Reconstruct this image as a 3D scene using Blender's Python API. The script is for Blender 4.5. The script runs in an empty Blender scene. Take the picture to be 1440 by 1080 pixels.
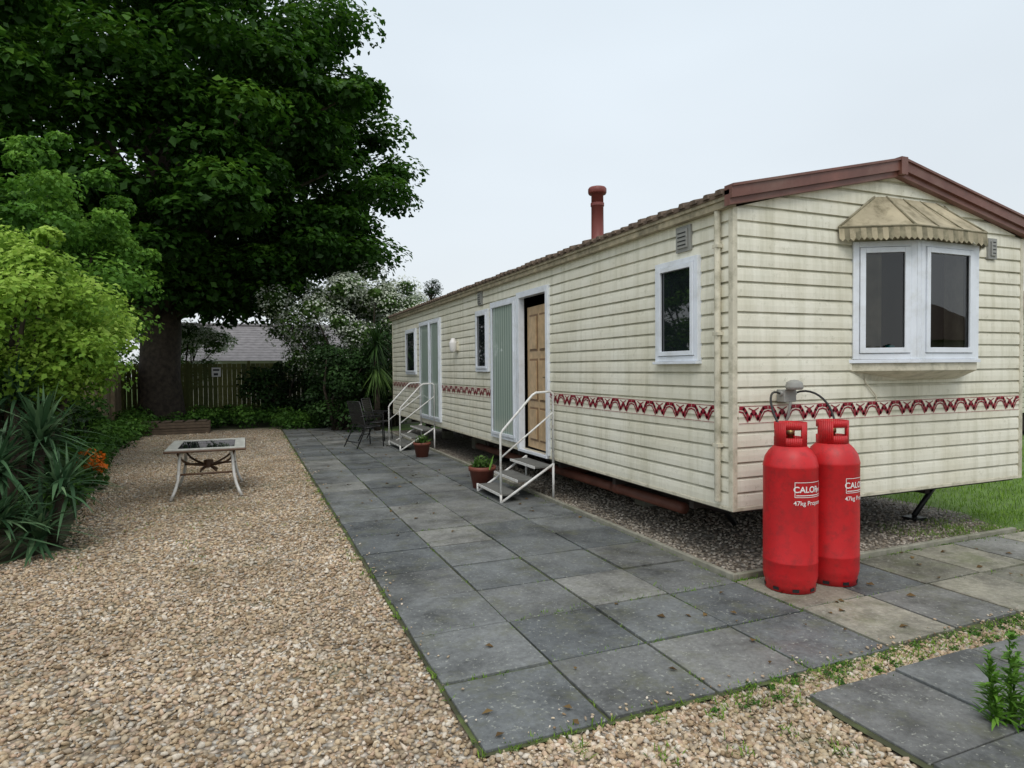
import bpy, math, random
import numpy as np
from mathutils import Vector, Matrix
rng=np.random.default_rng(7); random.seed(7)
S=bpy.context.scene
S.view_settings.view_transform='Standard'; S.view_settings.look='None'; S.view_settings.exposure=0

# ---------------------------------------------------------------- materials
def base(name):
    m=bpy.data.materials.new(name); m.use_nodes=True
    nt=m.node_tree; return m,nt,nt.nodes['Principled BSDF'],nt.nodes['Material Output']
def N(nt,t,**k):
    n=nt.nodes.new(t)
    for a,b in k.items(): setattr(n,a,b)
    return n
def c4(c): return (c[0],c[1],c[2],1)
def noise(nt,co,scale,detail=4,rough=.55,map_scale=None):
    if map_scale:
        mp=N(nt,'ShaderNodeMapping'); mp.inputs['Scale'].default_value=map_scale
        nt.links.new(co,mp.inputs[0]); co=mp.outputs[0]
    n=N(nt,'ShaderNodeTexNoise'); n.inputs['Scale'].default_value=scale
    n.inputs['Detail'].default_value=detail; n.inputs['Roughness'].default_value=rough
    nt.links.new(co,n.inputs['Vector']); return n.outputs['Fac']
def ramp(nt,fac,stops):
    r=N(nt,'ShaderNodeValToRGB'); e=r.color_ramp.elements
    while len(e)<len(stops): e.new(.5)
    for i,(p,c) in enumerate(stops):
        e[i].position=p; e[i].color=c4(c) if not isinstance(c,(int,float)) else (c,c,c,1)
    nt.links.new(fac,r.inputs[0]); return r.outputs[0]
def mixc(nt,f,a,b,mode='MIX'):
    m=N(nt,'ShaderNodeMixRGB',blend_type=mode)
    for s,v in ((0,f),(1,a),(2,b)):
        if hasattr(v,'links'): nt.links.new(v,m.inputs[s])
        elif isinstance(v,(int,float)): m.inputs[s].default_value=v if s==0 else (v,v,v,1)
        else: m.inputs[s].default_value=c4(v)
    return m.outputs[0]
def bump(nt,bs,h,strength=.3,dist=.01,prev=None):
    b=N(nt,'ShaderNodeBump'); b.inputs['Strength'].default_value=strength; b.inputs['Distance'].default_value=dist
    nt.links.new(h,b.inputs['Height'])
    if prev is not None: nt.links.new(prev,b.inputs['Normal'])
    if bs is not None: nt.links.new(b.outputs[0],bs.inputs['Normal'])
    return b.outputs[0]
def obj(nt): return N(nt,'ShaderNodeTexCoord').outputs['Object']
def mat(name,col,rough=.6,metal=0,var=.15,scale=6,bmp=0,bscale=60,spec=.5,dirt=None,dscale=3,damt=.5,coat=0):
    m,nt,bs,out=base(name); co=obj(nt)
    n=noise(nt,co,scale)
    f=ramp(nt,n,[(.3,0.),(.7,1.)])
    c=mixc(nt,f,[x*(1-var) for x in col],[min(1,x*(1+var)) for x in col])
    if dirt:
        d=ramp(nt,noise(nt,co,dscale,6,.7),[(.48,0.),(.72,damt)])
        c=mixc(nt,d,c,dirt)
    nt.links.new(c,bs.inputs['Base Color'])
    bs.inputs['Roughness'].default_value=rough; bs.inputs['Metallic'].default_value=metal
    bs.inputs['Specular IOR Level'].default_value=spec; bs.inputs['Coat Weight'].default_value=coat
    if bmp: bump(nt,bs,noise(nt,co,bscale,3),bmp,.005)
    return m
def leafmat(name,dark,mid,light,trans=.3,rough=.55):
    m,nt,bs,out=base(name)
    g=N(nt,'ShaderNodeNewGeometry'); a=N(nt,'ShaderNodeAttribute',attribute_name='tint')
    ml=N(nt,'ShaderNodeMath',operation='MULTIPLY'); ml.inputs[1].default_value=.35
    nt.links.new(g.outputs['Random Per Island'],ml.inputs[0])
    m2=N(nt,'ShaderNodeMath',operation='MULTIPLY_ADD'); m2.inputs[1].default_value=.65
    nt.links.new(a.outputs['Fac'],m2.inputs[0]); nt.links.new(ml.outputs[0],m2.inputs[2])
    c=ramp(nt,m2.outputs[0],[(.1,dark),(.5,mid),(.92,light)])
    nt.links.new(c,bs.inputs['Base Color']); bs.inputs['Roughness'].default_value=rough
    bs.inputs['Specular IOR Level'].default_value=.2
    t=N(nt,'ShaderNodeBsdfTranslucent'); nt.links.new(c,t.inputs[0])
    mx=N(nt,'ShaderNodeMixShader'); mx.inputs[0].default_value=trans
    nt.links.new(bs.outputs[0],mx.inputs[1]); nt.links.new(t.outputs[0],mx.inputs[2]); nt.links.new(mx.outputs[0],out.inputs[0])
    return m
def islandmat(name,stops,rough=.8,bmp=.3,bscale=90,moss=None,big=None):
    m,nt,bs,out=base(name); g=N(nt,'ShaderNodeNewGeometry'); co=obj(nt)
    c=ramp(nt,g.outputs['Random Per Island'],stops)
    v=ramp(nt,noise(nt,co,bscale*.6,4,.7),[(.3,.72),(.7,1.2)])
    c=mixc(nt,1.,c,v,'MULTIPLY')
    if big:
        f=ramp(nt,noise(nt,co,1.0,5,.65),[(.35,(.66,.63,.58)),(.66,(1.08,1.06,1.04))]); c=mixc(nt,1.,c,f,'MULTIPLY')
        f=ramp(nt,noise(nt,co,.8,6,.75),[(.57,0.),(.72,.5)]); c=mixc(nt,f,c,(.13,.14,.055))
    if moss:
        f=ramp(nt,noise(nt,co,1.3,6,.75),[(.50,0.),(.66,.75)]); c=mixc(nt,f,c,moss)
    nt.links.new(c,bs.inputs['Base Color']); bs.inputs['Roughness'].default_value=rough
    if bmp: bump(nt,bs,noise(nt,co,bscale,3),bmp,.004)
    return m
GR=[(0.,(.22,.155,.09)),(.14,(.44,.32,.20)),(.3,(.59,.475,.32)),(.46,(.36,.295,.22)),(.58,(.67,.57,.42)),(.72,(.52,.37,.26)),(.86,(.77,.71,.61)),(1.,(.43,.40,.35))]
def gravelmat(name,stops,scale,moss=.0,dark=1.):
    m,nt,bs,out=base(name); co=obj(nt)
    v=N(nt,'ShaderNodeTexVoronoi'); v.inputs['Scale'].default_value=scale; nt.links.new(co,v.inputs['Vector'])
    s=N(nt,'ShaderNodeSeparateColor'); nt.links.new(v.outputs['Color'],s.inputs[0])
    c=ramp(nt,s.outputs[0],stops)
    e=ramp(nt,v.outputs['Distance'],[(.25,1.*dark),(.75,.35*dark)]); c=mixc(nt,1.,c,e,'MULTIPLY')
    big=ramp(nt,noise(nt,co,.9,5,.65),[(.35,.78),(.7,1.08)]); c=mixc(nt,1.,c,big,'MULTIPLY')
    if moss:
        f=ramp(nt,noise(nt,co,.8,6,.75),[(.53,0.),(.70,moss)]); c=mixc(nt,f,c,(.10,.13,.04))
    nt.links.new(c,bs.inputs['Base Color']); bs.inputs['Roughness'].default_value=.85
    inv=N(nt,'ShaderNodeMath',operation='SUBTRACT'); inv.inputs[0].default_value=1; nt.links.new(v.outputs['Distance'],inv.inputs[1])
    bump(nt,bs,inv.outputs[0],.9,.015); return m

def cladmat():
    m,nt,bs,out=base('cream_cladding'); co=obj(nt)
    n=ramp(nt,noise(nt,co,2.2,5),[(.3,0.),(.7,1.)])
    c=mixc(nt,n,(.77,.735,.60),(.86,.84,.73))
    st=ramp(nt,noise(nt,co,1.,6,.7,(9,9,.55)),[(.47,0.),(.74,.5)])
    c=mixc(nt,st,c,(.40,.38,.24))
    sp=ramp(nt,noise(nt,co,14,6,.8),[(.57,0.),(.74,.55)]); c=mixc(nt,sp,c,(.31,.30,.19))
    big=ramp(nt,noise(nt,co,.7,5,.7),[(.45,0.),(.75,.35)]); c=mixc(nt,big,c,(.52,.50,.36))
    sx=N(nt,'ShaderNodeSeparateXYZ'); nt.links.new(co,sx.inputs[0])
    a=N(nt,'ShaderNodeMath',operation='SUBTRACT'); a.inputs[1].default_value=.526; nt.links.new(sx.outputs[2],a.inputs[0])
    b=N(nt,'ShaderNodeMath',operation='MODULO'); b.inputs[1].default_value=.12; nt.links.new(a.outputs[0],b.inputs[0])
    d=N(nt,'ShaderNodeMath',operation='DIVIDE'); d.inputs[1].default_value=.12; nt.links.new(b.outputs[0],d.inputs[0])
    g=ramp(nt,d.outputs[0],[(.0,.3),(.06,0.),(.72,0.),(.94,.85)])
    gn=mixc(nt,1.,g,ramp(nt,noise(nt,co,3,5),[(.28,.25),(.68,1.)]),'MULTIPLY')
    c=mixc(nt,gn,c,(.22,.21,.13))
    nt.links.new(c,bs.inputs['Base Color']); bs.inputs['Roughness'].default_value=.5
    bump(nt,bs,noise(nt,co,5,2),.25,.014); return m
M={}
M['clad']=cladmat()
M['upvc']=mat('white_upvc',(.76,.80,.86),.3,var=.05,dirt=(.4,.4,.33),damt=.35,dscale=5)
M['cream']=mat('cream_trim',(.64,.60,.48),.5,var=.12,dirt=(.2,.19,.11),dscale=7,damt=.7)
M['fascia']=mat('redbrown_fascia',(.17,.068,.05),.45,var=.2,dirt=(.17,.12,.095),damt=.6)
M['flue']=mat('flue_paint',(.20,.045,.035),.5,var=.2,dirt=(.09,.03,.03),damt=.6)
M['rooft']=mat('roof_tile',(.12,.085,.06),.85,var=.35,scale=12,bmp=.5)
M['gutter']=mat('dirty_gutter',(.36,.31,.21),.6,var=.3,scale=9,dirt=(.09,.08,.05),dscale=6,damt=.8)
M['maroon']=mat('maroon_vinyl',(.27,.012,.03),.4,var=.2,scale=15)
M['glass']=mat('dark_window_glass',(.010,.013,.016),.02,var=.3,scale=1.5,spec=1.)
def clearglass():
    m,nt,bs,out=base('window_glass'); f=N(nt,'ShaderNodeFresnel'); f.inputs[0].default_value=1.75
    t=N(nt,'ShaderNodeBsdfTransparent'); t.inputs[0].default_value=(.72,.76,.76,1); g=N(nt,'ShaderNodeBsdfGlossy'); g.inputs['Roughness'].default_value=.01
    co=obj(nt); n=bump(nt,None,noise(nt,co,2.5,1),.04,.02); nt.links.new(n,g.inputs['Normal'])
    mx=N(nt,'ShaderNodeMixShader'); nt.links.new(f.outputs[0],mx.inputs[0]); nt.links.new(t.outputs[0],mx.inputs[1]); nt.links.new(g.outputs[0],mx.inputs[2]); nt.links.new(mx.outputs[0],out.inputs[0]); return m
M['cglass']=clearglass()
M['curtain']=mat('curtain',(.22,.18,.13),.9,var=.3,scale=5)
M['black']=mat('black_plastic',(.012,.012,.013),.45)
M['dark']=mat('dark_interior',(.035,.026,.02),.7)
M['wood']=mat('oak_door',(.50,.35,.20),.45,var=.2,scale=10)
M['woodd']=mat('oak_door_groove_shade',(.22,.13,.065),.5,var=.2,scale=10)  # darker oak paints in the shade of grooves around the door panels
M['grey']=mat('grey_plastic',(.30,.30,.28),.5,var=.15,dirt=(.12,.12,.09))
M['white']=mat('white_paint_metal',(.74,.74,.72),.35,var=.06,dirt=(.3,.2,.12),dscale=14,damt=.5)
M['tread']=mat('step_tread',(.13,.13,.12),.8,bmp=.5,bscale=120)
M['red']=mat('red_paint',(.54,.010,.014),.48,var=.14,scale=5,dirt=(.24,.016,.016),dscale=16,damt=.7)
M['label']=mat('white_print',(.8,.78,.76),.5,var=.05)
M['brass']=mat('brass',(.30,.22,.10),.4,metal=.8)
M['rust']=mat('rusty_pipe',(.17,.06,.038),.6,var=.3,dirt=(.08,.05,.04))
M['chassis']=mat('chassis_steel',(.035,.028,.024),.8,var=.4)
M['terra']=mat('terracotta',(.19,.055,.035),.6,var=.2)
M['soil']=mat('soil',(.035,.025,.015),.95,bmp=.6)
M['awn']=mat('awning_canvas',(.42,.365,.25),.9,var=.25,scale=3,dirt=(.13,.11,.06),dscale=7,damt=.85,bmp=.3,bscale=200)
M['awnd']=mat('awning_valance',(.27,.24,.16),.9,var=.3,scale=9,dirt=(.08,.08,.045),dscale=12,damt=.85)
M['bark']=mat('bark',(.055,.042,.03),.9,var=.5,scale=9,bmp=1.,bscale=14)
M['kerb']=mat('concrete_kerb',(.27,.26,.21),.85,var=.25,scale=9,dirt=(.11,.12,.05),bmp=.5)
M['fenceg']=islandmat('green_stained_wood',[(0.,(.065,.08,.018)),(.5,(.11,.12,.028)),(1.,(.15,.15,.04))],.8,.3,20)
M['fencet']=islandmat('tan_wood',[(0.,(.38,.28,.17)),(1.,(.52,.42,.28))],.8,.3,20)
M['slab']=islandmat('grey_slab',[(0.,(.085,.094,.100)),(.25,(.115,.125,.128)),(.5,(.165,.175,.175)),(.75,(.135,.140,.138)),(1.,(.215,.215,.20))],.66,.5,55)
M['slabb']=islandmat('brown_slab',[(0.,(.17,.165,.135)),(.5,(.23,.22,.175)),(1.,(.30,.285,.23))],.7,.5,55,moss=(.11,.13,.05))
def slab_extra(m):
    nt=m.node_tree; bs=nt.nodes['Principled BSDF']; src=bs.inputs['Base Color'].links[0].from_socket; co=obj(nt)
    f=ramp(nt,noise(nt,co,1.5,7,.74),[(.36,.42),(.50,.95),(.66,1.35)]); c=mixc(nt,1.,src,f,'MULTIPLY')
    sp=ramp(nt,noise(nt,co,45,2,.6),[(.63,0.),(.70,.65)]); c=mixc(nt,sp,c,(.38,.39,.34))
    gm=ramp(nt,noise(nt,co,3.5,7,.8),[(.51,0.),(.70,.65)]); c=mixc(nt,gm,c,(.115,.12,.065))
    nt.links.new(c,bs.inputs['Base Color'])
    r=ramp(nt,noise(nt,co,1.7,4,.6),[(.35,.45),(.65,.85)]); nt.links.new(r,bs.inputs['Roughness'])
slab_extra(M['slab']); slab_extra(M['slabb'])
M['stone']=islandmat('gravel_stones',GR,.75,0,120,big=True)
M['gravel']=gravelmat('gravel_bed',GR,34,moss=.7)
M['gravel2']=gravelmat('grey_tan_gravel',[(0.,(.14,.11,.08)),(.5,(.33,.28,.22)),(1.,(.46,.42,.36))],30)  # grey-tan gravel for the ground under the caravan
M['stone2']=islandmat('grey_stones',[(0.,(.16,.13,.09)),(.5,(.34,.29,.23)),(1.,(.52,.47,.40))],.8,0,120)
M['joint']=mat('mossy_joint',(.06,.065,.03),.95,var=.5,scale=4,dirt=(.12,.19,.03),dscale=2,damt=1.)
M['grassg']=mat('grass_ground',(.10,.17,.035),.95,var=.35,scale=3,bmp=.6,bscale=40)
M['bed']=mat('garden_bed',(.05,.05,.025),.95,var=.4,dirt=(.06,.10,.025))
M['slate']=mat('grey_slate',(.17,.16,.165),.7,var=.25,scale=4)
M['render']=mat('house_render',(.45,.42,.36),.8)
M['tabletile']=mat('table_tiles',(.42,.42,.38),.5,var=.3,scale=14)
M['brownm']=mat('brown_metal',(.11,.06,.035),.5)
M['oldwood']=mat('weathered_timber',(.11,.08,.055),.9,var=.3,scale=7)
M['candle']=mat('teal_candle',(.03,.35,.38),.5)
def blindmat():
    m,nt,bs,out=base('vertical_blind_glass'); co=obj(nt)
    w=N(nt,'ShaderNodeTexWave',bands_direction='Y'); w.inputs['Scale'].default_value=3.6; nt.links.new(co,w.inputs['Vector'])
    c=ramp(nt,w.outputs['Fac'],[(.0,(.15,.21,.18)),(.25,(.34,.43,.37)),(1.,(.42,.50,.44))])
    nt.links.new(c,bs.inputs['Base Color']); bs.inputs['Roughness'].default_value=.5; bs.inputs['Coat Weight'].default_value=1; bs.inputs['Coat Roughness'].default_value=.02
    return m
M['blind']=blindmat()

# ---------------------------------------------------------------- mesh builder
class MB:
    def __init__(s): s.v=[];s.f=[];s.m=[];s.mats=[];s.T=None;s.sm=[]
    def mi(s,k):
        if k not in s.mats: s.mats.append(k)
        return s.mats.index(k)
    def add(s,vs,fs,k,smooth=False):
        o=len(s.v); i=s.mi(k)
        for p in vs: s.v.append(tuple(s.T(p)) if s.T else tuple(p))
        for f in fs: s.f.append([o+a for a in f]); s.m.append(i); s.sm.append(smooth)
    def box(s,a,b,k):
        x0,y0,z0=a;x1,y1,z1=b
        s.add([(x0,y0,z0),(x1,y0,z0),(x1,y1,z0),(x0,y1,z0),(x0,y0,z1),(x1,y0,z1),(x1,y1,z1),(x0,y1,z1)],
              [(3,2,1,0),(4,5,6,7),(0,1,5,4),(1,2,6,5),(2,3,7,6),(3,0,4,7)],k)
    def prism(s,poly,z0,z1,k):
        n=len(poly)
        s.add([(p[0],p[1],z0) for p in poly]+[(p[0],p[1],z1) for p in poly],
              [tuple(range(n))[::-1],tuple(range(n,2*n))]+[(i,(i+1)%n,n+(i+1)%n,n+i) for i in range(n)],k)
    def tube(s,pts,r,k,seg=8,cap=True):
        pts=[Vector(p) for p in pts]; n=len(pts)
        rs=r if isinstance(r,(list,tuple)) else [r]*n
        vs=[];prev=None
        for i,p in enumerate(pts):
            t=((pts[min(i+1,n-1)]-p).normalized()+(p-pts[max(i-1,0)]).normalized())
            if t.length<1e-6: t=Vector((0,0,1))
            t.normalize()
            if prev is None:
                u=t.orthogonal().normalized()
            else:
                u=prev-t*prev.dot(t); u=u.normalized() if u.length>1e-5 else t.orthogonal().normalized()
            prev=u; w=t.cross(u)
            for j in range(seg):
                a=2*math.pi*j/seg; vs.append(p+(u*math.cos(a)+w*math.sin(a))*rs[i])
        fs=[(i*seg+j,i*seg+(j+1)%seg,(i+1)*seg+(j+1)%seg,(i+1)*seg+j) for i in range(n-1) for j in range(seg)]
        if cap: fs+=[tuple(range(seg))[::-1],tuple(range((n-1)*seg,n*seg))]
        s.add(vs,fs,k,True)
    def lathe(s,c,prof,k,seg=40,smooth=True):
        n=len(prof); vs=[]
        for r,z in prof:
            for j in range(seg):
                a=2*math.pi*j/seg; vs.append((c[0]+r*math.cos(a),c[1]+r*math.sin(a),c[2]+z))
        s.add(vs,[(i*seg+j,i*seg+(j+1)%seg,(i+1)*seg+(j+1)%seg,(i+1)*seg+j) for i in range(n-1) for j in range(seg)],k,smooth)
    def done(s,name,parent=None,bevel=0,solid=0):
        me=bpy.data.meshes.new(name); me.from_pydata(s.v,[],s.f)
        for k in s.mats: me.materials.append(M[k])
        me.polygons.foreach_set('material_index',s.m); me.polygons.foreach_set('use_smooth',s.sm); me.update()
        o=bpy.data.objects.new(name,me); S.collection.objects.link(o)
        if parent: o.parent=parent
        if solid:
            q=o.modifiers.new('s','SOLIDIFY'); q.thickness=solid
        if bevel:
            b=o.modifiers.new('b','BEVEL'); b.width=bevel; b.segments=2; b.limit_method='ANGLE'
        return o
def empty(name):
    o=bpy.data.objects.new(name,None); S.collection.objects.link(o); o.empty_display_size=.2; return o
def frame(org,al,out):
    org=Vector(org);al=Vector(al).normalized();out=Vector(out).normalized()
    return lambda p: org+al*p[0]+out*p[1]+Vector((0,0,p[2]))
def npmesh(name,V,F,matk,tint=None,smooth=False,parent=None):
    V=np.asarray(V,dtype=np.float32); F=np.asarray(F,dtype=np.int32); n,k=F.shape
    me=bpy.data.meshes.new(name); me.vertices.add(len(V)); me.vertices.foreach_set('co',V.ravel())
    me.loops.add(n*k); me.loops.foreach_set('vertex_index',F.ravel())
    me.polygons.add(n); me.polygons.foreach_set('loop_start',np.arange(0,n*k,k,dtype=np.int32))
    me.update(calc_edges=True)
    if smooth: me.polygons.foreach_set('use_smooth',np.ones(n,dtype=bool))
    if tint is not None:
        a=me.attributes.new('tint','FLOAT','POINT'); a.data.foreach_set('value',np.asarray(tint,dtype=np.float32))
    me.materials.append(M[matk] if isinstance(matk,str) else matk)
    o=bpy.data.objects.new(name,me); S.collection.objects.link(o)
    if parent: o.parent=parent
    return o
def nrm(a): return a/np.maximum(np.linalg.norm(a,axis=1,keepdims=True),1e-6)
def leaves(name,C,R,n,size,matk,parent=None,asp=.7,flat=.7,up=.6,tv=.6,shell=.55,tz=.25):
    C=np.asarray(C,float); R=np.asarray(R,float)
    if R.ndim==1: R=np.stack([R,R,R*flat],1)
    m=len(C); idx=np.repeat(np.arange(m),n)
    d=nrm(rng.normal(size=(m*n,3))); flip=rng.random(m*n)<.4; d[:,2]=np.where(flip,np.abs(d[:,2]),d[:,2])
    r=shell+(1.08-shell)*rng.random(m*n)**.7
    P=C[idx]+d*r[:,None]*R[idx]
    Nn=nrm(d*.7+np.array([0,0,up])+rng.normal(size=(m*n,3))*.45)
    t=nrm(np.cross(Nn,rng.normal(size=(m*n,3)))); b=np.cross(Nn,t)
    s=size*(.6+.8*rng.random(m*n))[:,None]
    V=np.stack([P-t*s*.5,P+b*s*asp*.5+Nn*s*.12,P+t*s*.55-Nn*s*.1,P-b*s*asp*.5+Nn*s*.12],1).reshape(-1,3)
    F=np.arange(len(V)).reshape(-1,4)
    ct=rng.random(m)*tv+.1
    ti=np.clip(ct[idx]+tz*d[:,2]+.05,0,1)  # paler clump tops: lit-from-above look put into the colour, also young growth
    return npmesh(name,V,F,matk,np.repeat(ti,4),parent=parent)
def blades(name,B,az,el,L,w,droop,matk,seg=5,parent=None):
    n=len(B); t=np.linspace(0,1,seg+1)[None,:]
    hx=np.cos(az)[:,None];hy=np.sin(az)[:,None]
    h=(np.cos(el)*L)[:,None]*t; z=(np.sin(el)*L)[:,None]*t-(droop*L)[:,None]*t**2
    cx=B[:,0:1]+hx*h; cy=B[:,1:2]+hy*h; cz=np.maximum(B[:,2:3]+z,.015)
    wd=w[:,None]*np.minimum(1,.5+2*t)*(1-t**2.2)*.5
    Lf=np.stack([cx-hy*wd,cy+hx*wd,cz+wd*.5],2); Rt=np.stack([cx+hy*wd,cy-hx*wd,cz+wd*.5],2)
    V=np.stack([Lf,Rt],2).reshape(-1,3); a=np.arange(n)[:,None]*(2*(seg+1))+2*np.arange(seg)[None,:]
    F=np.stack([a,a+1,a+3,a+2],2).reshape(-1,4)
    return npmesh(name,V,F,matk,np.repeat(rng.random(n),2*(seg+1)),parent=parent)
def rosette(name,c,n,L,w,matk,parent=None,lo=-.3,hi=1.45,dr=.45):
    B=np.array(c)[None,:]+rng.normal(size=(n,3))*[.03,.03,.05]
    return blades(name,B,rng.random(n)*6.283,lo+(hi-lo)*rng.random(n),L*(.7+.4*rng.random(n)),w*(.8+.4*rng.random(n)),dr*rng.random(n),matk,7,parent)

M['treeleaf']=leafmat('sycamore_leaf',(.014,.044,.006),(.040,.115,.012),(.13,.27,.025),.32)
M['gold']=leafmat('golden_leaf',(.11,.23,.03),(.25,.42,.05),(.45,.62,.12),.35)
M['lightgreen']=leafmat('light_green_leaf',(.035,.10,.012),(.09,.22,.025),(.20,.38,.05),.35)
M['darkgreen']=leafmat('dark_shrub_leaf',(.010,.026,.007),(.022,.055,.013),(.05,.11,.025),.2)
M['hawleaf']=leafmat('hawthorn_leaf',(.04,.08,.018),(.09,.17,.04),(.17,.28,.07),.3)
M['blossom']=leafmat('white_blossom',(.50,.56,.42),(.70,.74,.62),(.80,.82,.74),.3)
M['spike']=leafmat('spiky_leaf',(.025,.065,.028),(.06,.13,.06),(.16,.26,.13),.2,.4)
M['grassb']=leafmat('grass_blade',(.07,.14,.015),(.15,.28,.03),(.27,.42,.06),.35)
M['weed']=leafmat('weed_leaf',(.05,.13,.015),(.11,.25,.03),(.18,.36,.05),.3)
M['cover']=leafmat('ground_cover_leaf',(.025,.06,.01),(.06,.15,.025),(.13,.27,.04),.3)
M['orange']=leafmat('orange_petal',(.6,.10,.01),(.7,.16,.01),(.8,.22,.02),.2)
M['litter']=leafmat('dead_leaf',(.06,.035,.015),(.13,.08,.03),(.22,.15,.06),.1)

# ---------------------------------------------------------------- ground
PY=2.51; KY=3.80
b=MB(); b.add([(-200,-200,0),(200,-200,0),(200,200,0),(-200,200,0)],[(0,1,2,3)],'grassg'); b.done('ground')
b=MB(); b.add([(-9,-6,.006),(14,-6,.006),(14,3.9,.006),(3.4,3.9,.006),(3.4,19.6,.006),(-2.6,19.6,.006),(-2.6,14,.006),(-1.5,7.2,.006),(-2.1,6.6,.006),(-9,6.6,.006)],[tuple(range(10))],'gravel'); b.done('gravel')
b=MB(); b.add([(3.42,KY+.05,.010),(6.85,KY+.05,.010),(7.3,4.6,.010),(7.3,17,.010),(3.42,17,.010)],[(0,1,2,3,4)],'gravel2'); b.done('gravel_bed')
b=MB(); b.add([(-9,6.4,.003),(-1.3,6.4,.003),(-1.3,7,.003),(-2.4,14,.003),(-2.4,19,.003),(3.5,19,.003),(9,19,.003),(9,24,.003),(-9,24,.003)],[tuple(range(9))],'bed'); b.done('soil_bed')
b=MB(); b.add([(.885,PY-.02,.022),(11.2,PY-.02,.022),(11.2,KY,.022),(3.38,KY,.022),(3.38,18.8,.022),(.885,18.8,.022)],[tuple(range(6))],'joint')
b.add([(2.5,.4,.022),(8.,.4,.022),(8.,2.31,.022),(2.5,2.31,.022)],[(0,1,2,3)],'joint'); b.done('paving_joints')
b=MB()
def slab(x,y,w,d,k):
    g=.006+random.random()*.006; z=.034+random.random()*.006
    dz=[z+random.uniform(-.004,.004) for _ in range(4)]; r=random.uniform(-.005,.005)
    j=[random.uniform(-.004,.004) for _ in range(4)]
    x0,x1,y0,y1=x+g,x+w-g,y+g+r,y+d-g+r
    b.add([(x0+j[0],y0,.0),(x1+j[1],y0,.0),(x1+j[2],y1,.0),(x0+j[3],y1,.0),(x0+j[0],y0,dz[0]),(x1+j[1],y0,dz[1]),(x1+j[2],y1,dz[2]),(x0+j[3],y1,dz[3])],
          [(3,2,1,0),(4,5,6,7),(0,1,5,4),(1,2,6,5),(2,3,7,6),(3,0,4,7)],k)
for j in range(26):
    for i in range(4): slab(.9+.62*i,PY+.62*j,.62,.62,'slab')
for j in range(2):
    for i in range(4,16):
        k='slabb' if (random.random()<.7 and i>=4) else 'slab'
        slab(.9+.62*i,PY+.62*j+.03,.62,.62,k)
for j in range(3):
    for i in range(8): slab(2.53+.62*i,2.33-.62*(j+1),.62,.62,'slab')
b.done('paving_slabs',bevel=.004)
b=MB()
y=KY
while y<16.5: b.box((3.385,y,0),(3.43,min(y+.9,16.6)-.006,.072),'kerb'); y+=.9
x=3.436
while x<6.7: b.box((x,KY,0),(min(x+.9,6.85)-.006,KY+.045,.07),'kerb'); x+=.9
b.done('kerb',bevel=.006)

# stones
ph=(1+5**.5)/2
ICO=np.array([(-1,ph,0),(1,ph,0),(-1,-ph,0),(1,-ph,0),(0,-1,ph),(0,1,ph),(0,-1,-ph),(0,1,-ph),(ph,0,-1),(ph,0,1),(-ph,0,-1),(-ph,0,1)],float)/1.9
ICF=np.array([(0,11,5),(0,5,1),(0,1,7),(0,7,10),(0,10,11),(1,5,9),(5,11,4),(11,10,2),(10,7,6),(7,1,8),(3,9,4),(3,4,2),(3,2,6),(3,6,8),(3,8,9),(4,9,5),(2,4,11),(6,2,10),(8,6,7),(9,8,1)])
def stones(name,P,sz,matk,parent=None):
    n=len(P)
    A=ICO[None]*(1+rng.normal(size=(n,12,3))*.18)
    sc=np.stack([.8+.6*rng.random(n),.55+.4*rng.random(n),.38+.3*rng.random(n)],1)
    A=A*(sc*sz[:,None])[:,None,:]
    a=rng.random(n)*6.283; ca,sa=np.cos(a)[:,None],np.sin(a)[:,None]
    tl=rng.normal(size=n)[:,None]*.4
    x,y,z=A[...,0],A[...,1],A[...,2]
    x,z=x*np.cos(tl)-z*np.sin(tl),x*np.sin(tl)+z*np.cos(tl)
    V=np.stack([x*ca-y*sa,x*sa+y*ca,z],2)+P[:,None,:]
    F=(ICF[None]+12*np.arange(n)[:,None,None]).reshape(-1,3)
    return npmesh(name,V.reshape(-1,3),F,matk,parent=parent)
def pts(n,x0,x1,y0,y1): return np.stack([x0+(x1-x0)*rng.random(n),y0+(y1-y0)*rng.random(n),np.zeros(n)],1)
L=[]
p=pts(42000,-3.6,.88,1.6,6.4); p=p[(p[:,0]>-.31*p[:,1]-.9)]; L.append(p)
p=pts(26000,-2.6,.88,6.4,13); p=p[p[:,0]>np.interp(p[:,1],[6.4,7,14],[-2.3,-1.6,-2.5])]; L.append(p)
p=pts(7500,.6,2.50,1.5,PY-.01); L.append(p)
p=pts(5500,2.5,6.5,2.32,PY+.02); L.append(p)
p=pts(5000,-2.4,.88,13,19); L.append(p)
P=np.concatenate(L); P[:,2]=.008+.010*rng.random(len(P))
stones('gravel_stones',P,.007+.015*rng.random(len(P))**1.7,'stone')
p=pts(11000,3.45,7.,KY+.06,10); p[:,2]=.014; stones('gravel_stones',p,.010+.010*rng.random(len(p)),'stone2')
p=pts(90,.9,1.4,PY,14); p[:,0]=.9+np.abs(rng.normal(size=90))*.06; p[:,2]=.044; q=pts(140,1,6,PY,2.7); q[:,1]=PY+np.abs(rng.normal(size=140))*.06; q[:,2]=.044
p=np.concatenate([p,q]); stones('loose_stones',p,.004+.008*rng.random(len(p)),'stone')

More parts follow.
